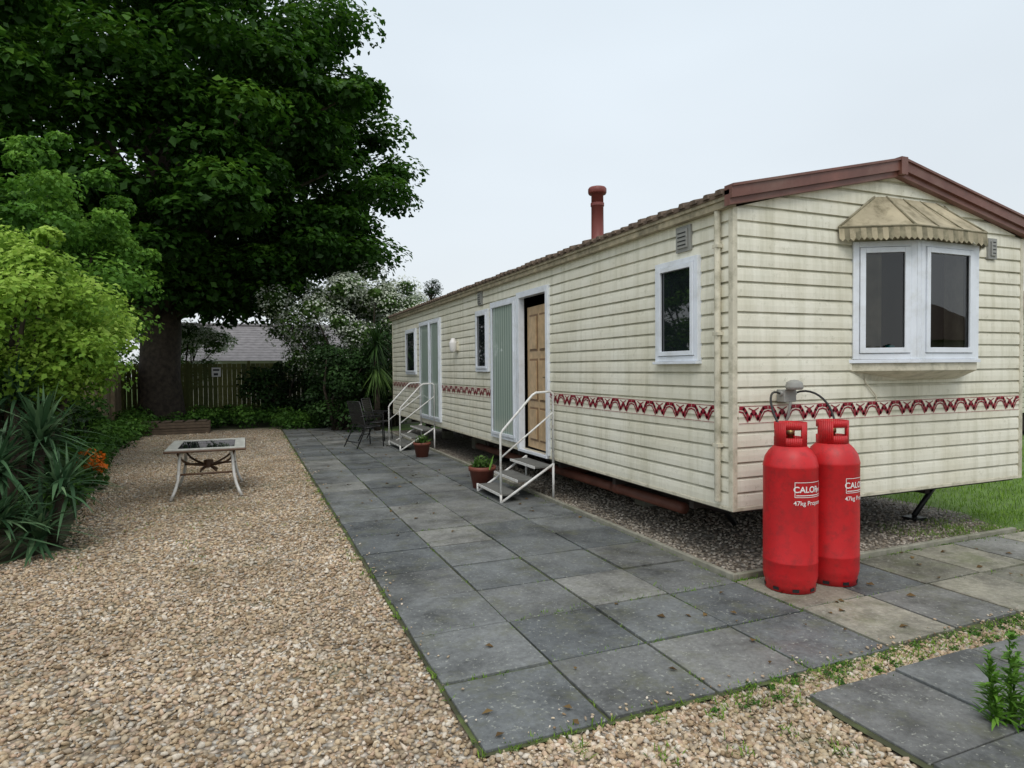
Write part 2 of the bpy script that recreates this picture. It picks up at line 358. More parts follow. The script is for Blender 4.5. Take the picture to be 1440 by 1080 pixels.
# ---------------------------------------------------------------- caravan
VX0,VX1,VY0,VY1=3.56,7.22,4.0,16.57; ZB,ZE,ZP=.526,2.90,3.30; XM=5.36
van=empty('static_caravan')
PITCH=.12
def clad(b,ext,z0,z1,k='clad'):
    kk=0
    while ZB+kk*PITCH<z1:
        zz=ZB+kk*PITCH
        pr=[(.0,zz),(.015,zz+.001),(.016,zz+.05),(.013,zz+.092),(.004,zz+.105),(.0,zz+PITCH)]
        for (o0,a),(o1,c) in zip(pr[:-1],pr[1:]):
            a2,c2=max(a,z0),min(c,z1)
            if c2<=a2: continue
            f0=(a2-a)/(c-a);f1=(c2-a)/(c-a); p0=o0+(o1-o0)*f0;p1=o0+(o1-o0)*f1
            s0,s1=ext(a2);t0,t1=ext(c2)
            if t1-t0<.01: continue
            b.add([(s0,p0,a2),(s1,p0,a2),(t1,p1,c2),(t0,p1,c2)],[(0,1,2,3)],k,False)
        kk+=1
b=MB(); DY0,DY1=7.30,8.22
sideT=frame((VX0,0,0),(0,1,0),(-1,0,0)); frontT=frame((0,VY0,0),(1,0,0),(0,-1,0))
b.T=sideT
clad(b,lambda z:(VY0,DY0),ZB,ZE); clad(b,lambda z:(DY1,VY1),ZB,ZE); clad(b,lambda z:(DY0,DY1),2.68,ZE)
b.T=frontT
def gx(z):
    if z<=ZE: return (VX0,VX1)
    f=(z-ZE)/(ZP+.06-ZE); return (VX0+(XM-VX0)*f,VX1-(VX1-XM)*f)
clad(b,gx,ZB,ZP+.03)
b.T=frame((VX1,0,0),(0,1,0),(1,0,0)); clad(b,lambda z:(VY0,VY1),ZB,ZE)
b.T=frame((0,VY1,0),(1,0,0),(0,1,0)); clad(b,gx,ZB,ZP+.03)
b.done('walls',van)
b=MB()
b.box((3.60,VY0+.04,.47),(VX1-.02,VY1-.03,.525),'chassis')
b.box((3.565,VY0+.02,.53),(3.60,DY0,2.88),'dark'); b.box((3.565,DY1,.53),(3.60,VY1-.03,2.88),'dark')
b.box((3.60,VY0+.03,2.82),(VX1-.03,VY1-.04,2.87),'dark')
b.box((4.25,6.6,.53),(4.29,9.2,2.82),'dark'); b.box((3.6,6.56,.53),(4.3,6.6,2.82),'dark'); b.box((3.6,9.2,.53),(4.3,9.24,2.82),'dark')
b.box((3.565,DY0-.0,.49),(3.62,DY1,.535),'cream')
b.done('inner_shell',van)
b=MB()
b.box((3.538,3.978,ZB-.03),(3.585,4.03,ZE),'cream'); b.box((7.19,3.978,ZB-.03),(7.24,4.03,ZE),'cream'); b.box((3.538,16.54,ZB-.03),(3.58,16.59,ZE),'cream')
b.box((3.54,4.03,ZB-.03),(3.565,DY0,ZB),'cream'); b.box((3.54,DY1,ZB-.03),(3.565,16.54,ZB),'cream'); b.box((3.585,3.98,ZB-.03),(7.19,4.0,ZB),'cream')
b.done('trim',van,bevel=.004)
# roof
ZA=3.015; ZK=3.42
XL,XR=3.46,7.32
b=MB()
for xe in (XL,XR):
    b.add([(xe,3.93,ZA),(XM,3.93,ZK),(XM,16.65,ZK),(xe,16.65,ZA),(xe,3.93,ZA-.035),(XM,3.93,ZK-.04),(XM,16.65,ZK-.04),(xe,16.65,ZA-.035)],
          [(0,1,2,3),(7,6,5,4),(0,3,7,4),(0,4,5,1),(2,6,7,3)],'rooft')
y=3.98
while y<16.6:
    h=.010+random.random()*.018; w=.09+random.random()*.03
    b.add([(3.445,y+.02,ZA-.02),(3.445,y+w,ZA-.02),(3.445,y+w-.02,ZA+h),(3.445,y+.04,ZA+h),(3.75,y+.02,ZA+.05),(3.75,y+w,ZA+.05),(3.75,y+w-.02,ZA+.075+h),(3.75,y+.04,ZA+.075+h)],
          [(0,1,2,3),(3,2,6,7),(0,3,7,4),(1,5,6,2)],'rooft'); y+=.155
b.done('roof',van)
b=MB()
b.box((3.485,3.96,2.895),(3.556,16.62,2.975),'gutter'); b.box((3.47,3.96,2.95),(3.485,16.62,2.985),'gutter')
b.box((7.225,3.96,2.895),(7.30,16.62,2.975),'gutter')
b.tube([(3.515,4.13,2.90),(3.515,4.13,.56)],.026,'cream',10)
for z in (2.6,1.9,1.0): b.box((3.49,4.095,z),(3.545,4.165,z+.03),'cream')
b.done('gutter',van,bevel=.003)
b=MB()
for xe in (XL,XR):
    for (ya,yb,t0,t1) in ((3.90,3.985,.0,.085),(3.925,3.985,.085,.135),(3.885,3.985,-.02,.0)):
        zt=ZA+.015;zp=ZK+.03
        P=[(xe,ya,zt-t0),(XM,ya,zp-t0),(XM,ya,zp-t1),(xe,ya,zt-t1),(xe,yb,zt-t0),(XM,yb,zp-t0),(XM,yb,zp-t1),(xe,yb,zt-t1)]
        b.add(P,[(0,1,2,3),(7,6,5,4),(0,4,5,1),(3,2,6,7),(0,3,7,4),(1,5,6,2)],'fascia')
b.prism([(XM-.04,3.882),(XM+.04,3.882),(XM+.04,3.985),(XM-.04,3.985)],ZK-.10,ZK+.052,'fascia')
b.done('fascia',van)
b=MB(); fx,fy=4.45,7.62
b.lathe((fx,fy,0),[(.13,3.20),(.13,3.26),(.085,3.30),(.082,4.00),(.115,4.0),(.125,4.02),(.125,4.07),(.11,4.09),(.001,4.10)],'flue',28)
b.lathe((fx,fy,0),[(.092,3.84),(.092,3.88)],'flue',28)
b.done('flue',van)
# windows
def window(b,s0,s1,z0,z1,o=.016,mull=None,glass='glass',fr=.045,sash=.04,d=.035):
    b.box((s0,o-.02,z0),(s0+fr,o+d,z1),'upvc');b.box((s1-fr,o-.02,z0),(s1,o+d,z1),'upvc')
    b.box((s0+fr,o-.02,z0),(s1-fr,o+d,z0+fr),'upvc');b.box((s0+fr,o-.02,z1-fr),(s1-fr,o+d,z1),'upvc')
    cells=[(s0+fr,s1-fr)]
    if mull is not None:
        b.box((mull-.03,o-.02,z0+fr),(mull+.03,o+d,z1-fr),'upvc'); cells=[(s0+fr,mull-.03),(mull+.03,s1-fr)]
    for a,c in cells:
        g=.004; a+=g;c-=g;e0=z0+fr+g;e1=z1-fr-g; h=o+d+.012
        b.box((a,o,e0),(a+sash,h,e1),'upvc');b.box((c-sash,o,e0),(c,h,e1),'upvc')
        b.box((a+sash,o,e0),(c-sash,h,e0+sash),'upvc');b.box((a+sash,o,e1-sash),(c-sash,h,e1),'upvc')
        if glass=='cglass': b.add([(a+sash,o+.02,e0+sash),(c-sash,o+.02,e0+sash),(c-sash,o+.02,e1-sash),(a+sash,o+.02,e1-sash)],[(0,1,2,3)],glass)
        else: b.box((a+sash,o,e0+sash),(c-sash,o+.022,e1-sash),glass)
        for q in ((a+sash,a+sash+.006),(c-sash-.006,c-sash)): b.box((q[0],o+.0225,e0+sash),(q[1],o+.028,e1-sash),'black')
b=MB(); b.T=sideT
window(b,4.37,4.97,1.70,2.59); b.box((4.36,.0,1.675),(4.98,.075,1.698),'upvc')
window(b,9.42,10.0,1.60,2.59)
window(b,14.03,15.0,1.53,2.57)
window(b,8.30,9.30,.60,2.66,glass='blind')
window(b,12.10,13.70,.60,2.66,mull=12.85,glass='blind')
b.box((DY0-.03,-.04,.535),(DY0+.035,.05,2.70),'upvc'); b.box((DY1-.035,-.04,.535),(DY1+.05,.05,2.70),'upvc'); b.box((DY0+.035,-.04,2.62),(DY1-.035,.05,2.70),'upvc')
b.box((DY0,.0,.50),(DY1,.06,.535),'upvc')
b.done('side_windows',van,bevel=.003)
b=MB(); b.T=frame((3.60,7.345,0),(.05,.998,0),(-.998,.05,0))
W=.83
b.box((0,-.03,.56),(W,0,2.49),'wood')
for (a,c) in ((.08,.38),(.44,.74)):
    for (e,f) in ((.66,1.12),(1.2,1.78),(1.88,2.38)):
        b.box((a,.0,e),(c,.004,f),'woodd'); b.box((a+.03,.004,e+.03),(c-.03,.02,f-.03),'wood')
b.box((.02,.002,1.45),(.05,.035,1.60),'brass'); b.tube([(.035,.03,1.53),(.035,.05,1.53),(.15,.05,1.53)],.009,'brass')
b.done('inner_door',van,bevel=.004)
# bay window
b=MB(); A=(4.84,4.0);B=(5.31,3.73);C=(6.06,3.73);E=(6.36,4.0)
def seg(p,q):
    d=Vector((q[0]-p[0],q[1]-p[1],0)); l=d.length; return frame((p[0],p[1],0),d,(d.y,-d.x,0)),l
for p,q in ((A,B),(B,C),(C,E)):
    b.T,l=seg(p,q); window(b,.015,l-.015,1.70,2.71,o=.0,fr=.05,sash=.045,d=.03,glass='cglass')
b.T=None
for p in (B,C): b.prism([(p[0]-.03,p[1]-.025),(p[0]+.03,p[1]-.025),(p[0]+.03,p[1]+.03),(p[0]-.03,p[1]+.03)],1.70,2.71,'upvc')
b.prism([(4.80,3.995),(5.29,3.68),(6.08,3.68),(6.42,3.995)],1.668,1.698,'upvc')
b.prism([(4.83,3.995),(5.31,3.70),(6.06,3.70),(6.39,3.995)],1.60,1.667,'cream')
t=[(4.83,3.99,1.599),(5.31,3.70,1.599),(6.06,3.70,1.599),(6.39,3.99,1.599)]; u=[(5.0,3.98,1.52),(5.4,3.93,1.52),(5.98,3.93,1.52),(6.25,3.98,1.52)]
b.add(t+u,[(0,1,5,4),(1,2,6,5),(2,3,7,6),(4,5,6,7)],'cream')
b.prism([(4.86,3.99),(5.32,3.75),(6.05,3.75),(6.34,3.99)],2.712,2.80,'cream')
b.done('bay_window',van,bevel=.003)
b=MB(); b.box((4.90,3.962,1.70),(6.30,3.978,2.71),'dark')
def curt(p,q,n=10):
    vs=[];
    for i in range(n+1):
        t=i/n; w=.012*(1 if i%2 else -1); vs+=[(p[0]+(q[0]-p[0])*t,p[1]+(q[1]-p[1])*t+w,1.72),(p[0]+(q[0]-p[0])*t,p[1]+(q[1]-p[1])*t+w,2.70)]
    b.add(vs,[(2*i,2*i+2,2*i+3,2*i+1) for i in range(n)],'curtain',True)
curt((4.93,3.945),(5.08,3.90)); curt((5.90,3.90),(6.24,3.945))
b.lathe((5.16,3.865,1.70),[(.001,0),(.032,0),(.034,.12),(.028,.123),(.001,.115)],'candle',20)
b.done('bay_interior',van)
b=MB()
top=[(5.10,3.975,3.12),(5.25,3.975,3.135),(5.90,3.975,3.135),(6.02,3.975,3.12)]
low=[(4.66,3.965,2.82),(5.15,3.63,2.81),(6.07,3.63,2.81),(6.47,3.965,2.82)]
def lerp(a,c,t): return tuple(a[i]+(c[i]-a[i])*t for i in range(3))
for i in range(3):
    n=14
    for j in range(n):
        a,c=j/n,(j+1)/n; rows=6
        for r in range(rows):
            def pt(s,q):
                p=lerp(lerp(top[i],top[i+1],s),lerp(low[i],low[i+1],s),q)
                return (p[0],p[1],p[2]-.03*math.sin(math.pi*q)*math.sin(math.pi*s)-.006*math.sin(s*14+i)*q)
            b.add([pt(a,r/rows),pt(c,r/rows),pt(c,(r+1)/rows),pt(a,(r+1)/rows)],[(0,1,2,3)],'awn',True)
        p=pt(a,1);q=pt(c,1);mid=lerp(p,q,.5)
        b.add([p,mid,q,(q[0],q[1]-.01,q[2]-.095),(mid[0],mid[1]-.014,mid[2]-.12),(p[0],p[1]-.01,p[2]-.095)],[(0,1,4,5),(1,2,3,4)],'awnd' if j%2 else 'awn')
for i in range(4): b.tube([top[i],low[i]],.010,'awnd',6)
b.tube([low[0],low[1],low[2],low[3]],.009,'awnd',6)
for s in (.33,.67): b.tube([lerp(top[1],top[2],s),lerp(low[1],low[2],s)],.006,'awnd',6)
o=b.done('window_awning',van)
# frieze
b=MB()
def stroke(P,w,o,k='maroon'):
    for (x0,z0),(x1,z1) in zip(P[:-1],P[1:]):
        d=Vector((x1-x0,z1-z0)); l=d.length; d/=l; n=Vector((-d.y,d.x))*w/2; e=d*w*.25
        b.add([(x0-n.x-e.x,o,z0-n.y-e.y),(x1-n.x+e.x,o,z1-n.y+e.y),(x1+n.x+e.x,o,z1+n.y+e.y),(x0+n.x-e.x,o,z0+n.y-e.y)],[(0,1,2,3)],k)
def frieze(T,s0,s1,rev):
    b.T=T
    b.box((s0,-.002,1.185),(s1,.018,1.345),'clad')
    b.box((s0,.0185,1.328),(s1,.0198,1.333),'maroon'); b.box((s0,.0185,1.192),(s1,.0198,1.196),'maroon')
    n=max(1,round((s1-s0)/.31)); per=(s1-s0)/n
    for i in range(n):
        s=s0+i*per; k=per/.30
        P=lambda L:[(s+x*k,z) for x,z in L]
        stroke(P([(0.01,1.318),(.05,1.312),(.075,1.28),(.105,1.225),(.13,1.268),(.15,1.290)]),.028,.021)
        stroke(P([(.15,1.290),(.17,1.268),(.195,1.225),(.225,1.28),(.25,1.312),(.29,1.318)]),.028,.0212)
        stroke(P([(.0,1.292),(.04,1.282),(.065,1.245),(.09,1.208)]),.012,.0225)
        stroke(P([(.30,1.292),(.26,1.282),(.235,1.245),(.21,1.208)]),.012,.0225)
        stroke(P([(.10,1.316),(.135,1.30),(.15,1.25),(.165,1.30),(.20,1.316)]),.009,.0225)
frieze(sideT,4.18,DY0-.04,0); frieze(sideT,9.33,12.07,0); frieze(sideT,13.73,16.5,0); frieze(frontT,3.60,7.18,0)
b.T=None
b.done('frieze_stripe',van)
b=MB(); b.T=sideT
def vent(s,z,w=.2,h=.22):
    b.box((s-w/2,0,z-h/2),(s+w/2,.035,z+h/2),'grey')
    b.box((s-w/2+.03,.035,z-h/2+.03),(s+w/2-.03,.05,z+h/2-.03),'grey')
    for i in range(4): b.box((s-w/2+.045,.05,z-h/2+.05+i*.035),(s+w/2-.045,.054,z-h/2+.06+i*.035),'black')
vent(4.58,2.76); vent(9.8,2.79)
b.T=frontT; vent(6.72,2.77,.13,.2)
b.T=sideT; b.box((11.0,.0,1.98),(11.12,.05,2.14),'cream'); b.T=None; b.lathe((3.46,11.06,0),[(.04,1.96),(.06,2.0),(.07,2.12),(.03,2.2)],'label',16); b.T=sideT
b.T=frontT; b.tube([(4.98,.02,1.6),(5.0,.03,1.5),(5.08,.035,1.42),(5.13,.03,1.38),(5.14,.02,1.33)],.006,'cream',6)
b.done('vents_and_lamp',van,bevel=.004)
# chassis
b=MB()
for x in (4.35,6.4): b.box((x,4.4,.33),(x+.07,16.3,.47),'chassis')
for yy in np.arange(4.6,16.4,1.3): b.box((3.65,yy,.39),(7.15,yy+.06,.47),'chassis')
b.tube([(3.9,5.05,.28),(3.9,11,.24)],.055,'rust',12); b.tube([(3.9,7.6,.27),(4.6,7.7,.27)],.055,'rust',12); b.tube([(3.9,6.2,.28),(3.9,6.32,.28)],.07,'rust',12)
b.tube([(4.3,4.9,.25),(4.3,8.9,.16)],.04,'chassis',8)
for yy in (9.6,10.5):
    for x in (4.1,6.55):
        T=frame((x,yy,.28),(0,1,0),(1,0,0)); b.T=lambda p,T=T:T((p[0],p[2],p[1])); b.lathe((0,0,0),[(.001,0),(.17,0),(.25,.0),(.28,.03),(.28,.15),(.25,.18),(.001,.18)],'black',24); b.T=None
for yy in (4.6,16.0):
    x=6.98; b.tube([(x,yy,.47),(x-.46,yy,.05)],.028,'black',8); b.box((x-.54,yy-.08,.012),(x-.38,yy+.08,.04),'black')
    x=4.2; b.tube([(x,yy+.5,.47),(x+.36,yy+.5,.05)],.028,'black',8)
for yy in (6.3,8.6,12.3,14.5):
    for x in (4.3,6.4): b.box((x,yy,.0),(x+.22,yy+.22,.33),'kerb')
b.done('chassis',van)

# ---------------------------------------------------------------- steps
def steps(y0,y1,both):
    e=empty('entrance_steps'); b=MB()
    for i,(x,z) in enumerate(((2.80,.14),(3.03,.29),(3.26,.44))):
        b.box((x,y0+.02,z-.025),(x+.25,y1-.02,z),'tread'); b.box((x-.008,y0+.02,z-.03),(x-.0005,y1-.02,z+.004),'white')
    b.done('treads',e,bevel=.003); b=MB()
    for yy in (y0,y1):
        b.tube([(2.80,yy,.04),(3.5,yy,.46)],.016,'white'); b.tube([(2.80,yy,.0),(2.80,yy,.14)],.016,'white'); b.tube([(3.5,yy,.0),(3.5,yy,.47)],.016,'white')
    for yy in ([y0,y1] if both else [y0]):
        b.tube([(2.80,yy,.02),(2.80,yy,.86),(2.83,yy,.91),(3.22,yy,1.32),(3.27,yy,1.35),(3.46,yy,1.36),(3.5,yy,1.33),(3.5,yy,.46)],.015,'white')
        b.tube([(2.80,yy,.58),(3.5,yy,1.10)],.011,'white')
    b.done('handrails',e)
steps(7.10,7.93,False); steps(12.5,13.55,True)

# ---------------------------------------------------------------- gas bottles
def text_mesh(txt,size,bold=.0):
    cu=bpy.data.curves.new('t','FONT'); cu.body=txt; cu.size=size; cu.align_x='CENTER'; cu.offset=bold
    o=bpy.data.objects.new('t',cu); S.collection.objects.link(o)
    dg=bpy.context.evaluated_depsgraph_get(); me=bpy.data.meshes.new_from_object(o.evaluated_get(dg))
    V=[tuple(v.co) for v in me.vertices];F=[tuple(p.vertices) for p in me.polygons]
    bpy.data.objects.remove(o); bpy.data.meshes.remove(me); return V,F
def bottle(cx,cy,ang):
    e=empty('gas_bottle'); r=.186; z0=.038
    b=MB(); b.lathe((cx,cy,z0),[(.165,.0),(.172,.0),(.172,.05),(.178,.065),(r-.003,.09),(r,.11),(r,.20),(r+.002,.205),(r+.002,.215),(r,.22),(r,.88),(r+.002,.885),(r+.002,.895),(r-.001,.905),(r-.012,.955),(r-.04,1.00),(r-.075,1.035),(.08,1.055),(.001,1.065)],'red',56)
    b.done('body',e)
    b=MB(); n=48; R=.112; q=z0+1.030
    for j in range(n):
        a0,a1=2*math.pi*j/n+ang,2*math.pi*(j+1)/n+ang; ph=(j%16)
        P=lambda a,z,R=R:(cx+R*math.cos(a),cy+R*math.sin(a),z)
        bands=[(q,q+.065),(q+.125,q+.175)]
        if ph<8 : bands=[(q,q+.175)]
        for (c,d) in bands: b.add([P(a0,c),P(a1,c),P(a1,d),P(a0,d)],[(0,1,2,3)],'red',True)
    b.done('valve_guard',e,solid=.012)
    b=MB(); b.lathe((cx,cy,z0),[(.02,1.06),(.02,1.11),(.028,1.11),(.028,1.14),(.012,1.15),(.012,1.17),(.035,1.175),(.035,1.195),(.001,1.20)],'brass',16)
    b.tube([(cx,cy,z0+1.125),(cx+.07*math.cos(1.4),cy+.07*math.sin(1.4),z0+1.125)],.014,'brass'); b.done('valve',e)
    b=MB()
    for j in range(8):
        a=2*math.pi*(j+.3)/8+ang
        T=frame((cx+.1725*math.cos(a),cy+.1725*math.sin(a),0),(-math.sin(a),math.cos(a),0),(math.cos(a),math.sin(a),0)); b.T=T
        b.box((-.022,-.004,z0+.012),(.022,.0025,z0+.034),'black')
    b.T=None
    rr=r+.0022
    W=lambda s,z:(cx+rr*math.cos(ang+s/r),cy+rr*math.sin(ang+s/r),z)
    def strip(s0,s1,z0_,z1_):
        n=max(1,int((s1-s0)/.012))
        for i in range(n):
            a,c=s0+(s1-s0)*i/n,s0+(s1-s0)*(i+1)/n
            b.add([W(a,z0_),W(c,z0_),W(c,z1_),W(a,z1_)],[(0,1,2,3)],'label')
    strip(-.115,.115,.83,.834);strip(-.115,.115,.726,.73);strip(-.115,-.111,.73,.83);strip(.111,.115,.73,.83)
    strip(-.105,.105,.738,.744)
    for txt,sz,ss,zz,bo in (('CALOR',.060,-.025,.762,.0012),('gas',.042,.085,.765,.0006),('47kg Propane',.044,.0,.672,.0004)):
        V,F=text_mesh(txt,sz,bo); b.add([W(v[0]+ss,zz+v[1]) for v in V],F,'label')
    b.done('markings',e)
bottle(3.65,3.51,math.radians(268)); bottle(4.055,3.50,math.radians(285))
e=empty('gas_regulator'); b=MB(); b.T=frontT
b.box((3.99,.02,1.36),(4.12,.10,1.46),'grey'); b.T=None; b.lathe((4.055,3.86,0),[(.001,1.46),(.06,1.46),(.07,1.48),(.06,1.52),(.03,1.535),(.001,1.54)],'grey',20)
b.tube([(4.055,3.90,1.36),(4.055,3.92,1.25),(4.05,3.96,1.15)],.012,'grey'); b.tube([(3.97,3.93,1.43),(4.14,3.93,1.43)],.022,'grey'); b.done('regulator_body',e,bevel=.008)
b=MB()
def bez(P,n=16):
    P=[Vector(p) for p in P]; out=[]
    for i in range(n+1):
        t=i/n; q=list(P)
        while len(q)>1: q=[q[k].lerp(q[k+1],t) for k in range(len(q)-1)]
        out.append(q[0])
    return out
b.tube(bez([(3.97,3.93,1.43),(3.70,3.80,1.50),(3.50,3.60,1.34),(3.58,3.48,1.10),(3.67,3.53,1.17)]),.0085,'black')
b.tube(bez([(4.14,3.93,1.43),(4.24,3.82,1.50),(4.30,3.64,1.36),(4.12,3.50,1.10),(4.07,3.54,1.17)]),.0085,'black')
b.done('hoses',e)

# ---------------------------------------------------------------- table, chairs, pots, crate
e=empty('patio_table'); b=MB(); x0,x1,y0,y1=-.95,-.02,9.0,10.25; z=.64
for q in (((x0,y0,z),(x1,y0+.13,z+.022)),((x0,y1-.13,z),(x1,y1,z+.022)),((x0,y0+.13,z),(x0+.13,y1-.13,z+.022)),((x1-.13,y0+.13,z),(x1,y1-.13,z+.022))): b.box(q[0],q[1],'tabletile')
b.box((x0+.13,y0+.13,z+.004),(x1-.13,y1-.13,z+.016),'glass'); b.tube([(x0,y0,z-.005),(x1,y0,z-.005),(x1,y1,z-.005),(x0,y1,z-.005),(x0,y0,z-.005)],.016,'brownm')
b.done('top',e,bevel=.003); b=MB()
for sx,xx in ((-1,x0+.14),(1,x1-.14)):
    for sy,yy in ((-1,y0+.12),(1,y1-.12)):
        b.tube(bez([(xx-sx*.05,yy-sy*.02,z-.01),(xx+sx*.03,yy,.5),(xx-sx*.06,yy,.3),(xx+sx*.09,yy+sy*.05,.02)],10),.019,'white')
b.done('legs',e); b=MB()
cx,cy=(x0+x1)/2,(y0+y1)/2
for sx in (-1,1):
    for sy in (-1,1): b.tube(bez([(cx+sx*.33,cy+sy*.5,.60),(cx+sx*.28,cy+sy*.3,.35),(cx,cy,.42),(cx-sx*.1,cy-sy*.1,.30)],10),.014,'brownm')
for sy in (-1,1): b.tube([(cx-.33,cy+sy*.5,.33),(cx+.33,cy+sy*.5,.33)],.014,'brownm')
b.lathe((cx,cy,0),[(.06,.34),(.06,.44)],'brownm',14); b.done('brace',e)
def chair(x,y,rot):
    e=empty('garden_chair'); b=MB(); R=Matrix.Rotation(rot,3,'Z'); b.T=lambda p:R@Vector(p)+Vector((x,y,.035))
    for s in (-.27,.27):
        b.tube([(s,-.28,0),(s,-.25,.62),(s,.16,.66),(s*.95,.24,.64)],.013,'black'); b.tube([(s,.34,0),(s*.95,.12,.42),(s*.95,.26,.95)],.013,'black'); b.tube([(s*.95,-.24,.43),(s*.95,.16,.41)],.013,'black')
        b.box((s-.025,-.26,.645),(s+.025,.12,.665),'black')
    b.tube([(-.256,.26,.95),(.256,.26,.95)],.013,'black'); b.tube([(-.256,-.24,.43),(.256,-.24,.43)],.013,'black'); b.tube([(-.26,.30,.12),(.26,.30,.12)],.01,'black')
    for i in range(9):
        yy=-.22+i*.042; b.box((-.25,yy,.415),(.25,yy+.034,.422),'black')
    for i in range(11):
        zz=.47+i*.042; yy=.13+(zz-.42)*.26; b.box((-.25,yy,zz),(.25,yy+.006,zz+.036),'black')
    b.done('frame',e)
chair(2.3,13.6,math.radians(110)); chair(2.75,14.7,math.radians(60))
def pot(x,y,r,h):
    e=empty('potted_plant'); b=MB(); b.lathe((x,y,.036),[(.001,0),(r*.68,0),(r*.92,h*.8),(r,h*.8),(r*1.02,h),(r*.9,h),(r*.88,h*.88)],'terra',28); b.lathe((x,y,.036),[(.001,h*.9),(r*.88,h*.9)],'soil',20); b.done('pot',e)
    n=70; B=np.stack([x+rng.normal(size=n)*r*.3,y+rng.normal(size=n)*r*.3,np.full(n,.036+h*.9)],1)
    blades('foliage',B,rng.random(n)*6.28,.3+1.1*rng.random(n),.14+.12*rng.random(n),.02+.014*rng.random(n),.5*rng.random(n),'cover',5,e)
    leaves('small_leaves',[(x,y,h+.09)],[r*.7],70,.045,'hawleaf',e,shell=.1)
pot(2.95,8.17,.185,.29); pot(2.98,11.5,.16,.27)
b=MB()
for i in range(4): b.box((-2.6,18.7+.02*(i%2),.02+i*.075),(-.9,18.75,.085+i*.075),'oldwood'); b.box((-2.6,19.25,.02+i*.075),(-.9,19.3,.085+i*.075),'oldwood')
for x in (-2.6,-1.75,-.95): b.box((x,18.755,.0),(x+.06,18.80,.32),'oldwood')
for i in range(6): b.box((-2.58+i*.28,18.72,.322),(-2.38+i*.28,19.28,.34),'oldwood')
b.done('wooden_planter')

# ---------------------------------------------------------------- fences
b=MB(); x=-3.6
while x<10: b.box((x,23.2+.01*random.random(),.03),(x+.135,23.225,1.88+.02*random.random()),'fenceg'); x+=.145
for z in (.4,1.1,1.7): b.box((-3.6,23.23,z),(10,23.27,z+.07),'fenceg')
for x in np.arange(-3.6,10,1.83): b.box((x,23.13,0),(x+.09,23.19,1.98),'fenceg')
b.done('wooden_fence')
b=MB(); y=5
while y<23.1: b.box((-3.62,y,.03),(-3.6+.01*random.random(),y+.135,1.95),'fencet'); y+=.138
for y in np.arange(5,23,1.83): b.box((-3.59,y,0),(-3.5,y+.09,2.0),'fencet')
b.done('wooden_fence')
b=MB(); b.box((-1.02,23.10,1.46),(-.75,23.125,1.76),'label'); b.box((-.98,23.096,1.65),(-.79,23.0995,1.71),'black'); b.box((-.96,23.096,1.50),(-.83,23.0995,1.58),'black'); b.done('notice_sign')

# ---------------------------------------------------------------- neighbouring houses / caravan
e=empty('neighbour_house'); b=MB(); b.box((-3.2,34.3,0),(9,42,2.2),'render'); b.box((0,34.25,.9),(1.2,34.29,1.9),'glass'); b.done('walls',e)
b=MB()
for i in range(14):
    z0=2.15+i*.14; y0=34.0+i*.28
    b.add([(-3.6,y0,z0),(9.4,y0,z0),(9.4,y0+.29,z0+.13),(-3.6,y0+.29,z0+.13),(-3.6,y0,z0-.03),(9.4,y0,z0-.03)],[(0,1,2,3),(0,4,5,1)],'slate')
b.add([(-3.6,37.92,4.11),(9.4,37.92,4.11),(9.4,42.3,2.1),(-3.6,42.3,2.1)],[(0,1,2,3)],'slate'); b.add([(-3.3,34.3,2.1),(-3.3,37.9,4.0),(-3.3,42,2.1)],[(0,1,2)],'render')
b.tube([(-3.6,37.9,4.13),(9.4,37.9,4.13)],.09,'slate'); b.done('roof',e)
e=empty('neighbour_house'); b=MB(); b.box((15,-16,0),(27,-8,2.6),'render')
for x in (16.5,20,23.5): b.box((x,-7.99,1.0),(x+1.6,-7.93,2.1),'glass'); b.box((x-.08,-7.995,.93),(x+1.68,-7.96,.999),'upvc')
b.done('walls',e); b=MB(); b.add([(14.6,-7.6,2.5),(27.4,-7.6,2.5),(27.4,-12,4.7),(14.6,-12,4.7),(14.6,-16.4,2.5),(27.4,-16.4,2.5)],[(0,1,2,3),(3,2,5,4)],'rooft'); b.add([(15,-8,2.6),(15,-12,4.6),(15,-16,2.6)],[(0,1,2)],'render'); b.box((20,-12.4,4.4),(20.7,-11.8,5.6),'fascia'); b.done('roof',e)
C=np.stack([-14+28*rng.random(90),-9+1.5*rng.random(90),.4+2.0*rng.random(90)],1); leaves('reflection_hedge',C,.6+.4*rng.random(90),90,.22,'darkgreen')  # unseen hedge added behind the camera for dark shapes in window reflections
e=empty('static_caravan'); b=MB()
def gx2(z): return (0,3.4) if z<2.9 else (1.7*(z-2.9)/.6,3.4-1.7*(z-2.9)/.6)
b.T=frame((16.55,8.4,0),(1,0,0),(0,-1,0)); clad(b,gx2,.526,3.4)
b.T=frame((16.55,8.4,0),(0,1,0),(-1,0,0)); clad(b,lambda z:(0,9),.526,2.9); b.done('walls',e)
b=MB(); b.T=frame((16.55,8.4,0),(1,0,0),(0,-1,0)); window(b,.5,2.9,1.5,2.5,mull=1.7); b.done('windows',e)
b=MB(); b.add([(16.4,8.2,2.9),(18.25,8.2,3.5),(18.25,17.5,3.5),(16.4,17.5,2.9)],[(0,1,2,3)],'rooft'); b.add([(20.1,8.2,2.9),(18.25,8.2,3.5),(18.25,17.5,3.5),(20.1,17.5,2.9)],[(0,1,2,3)],'rooft'); b.box((16.6,8.5,.1),(19.9,17.3,.52),'chassis'); b.done('roof',e)

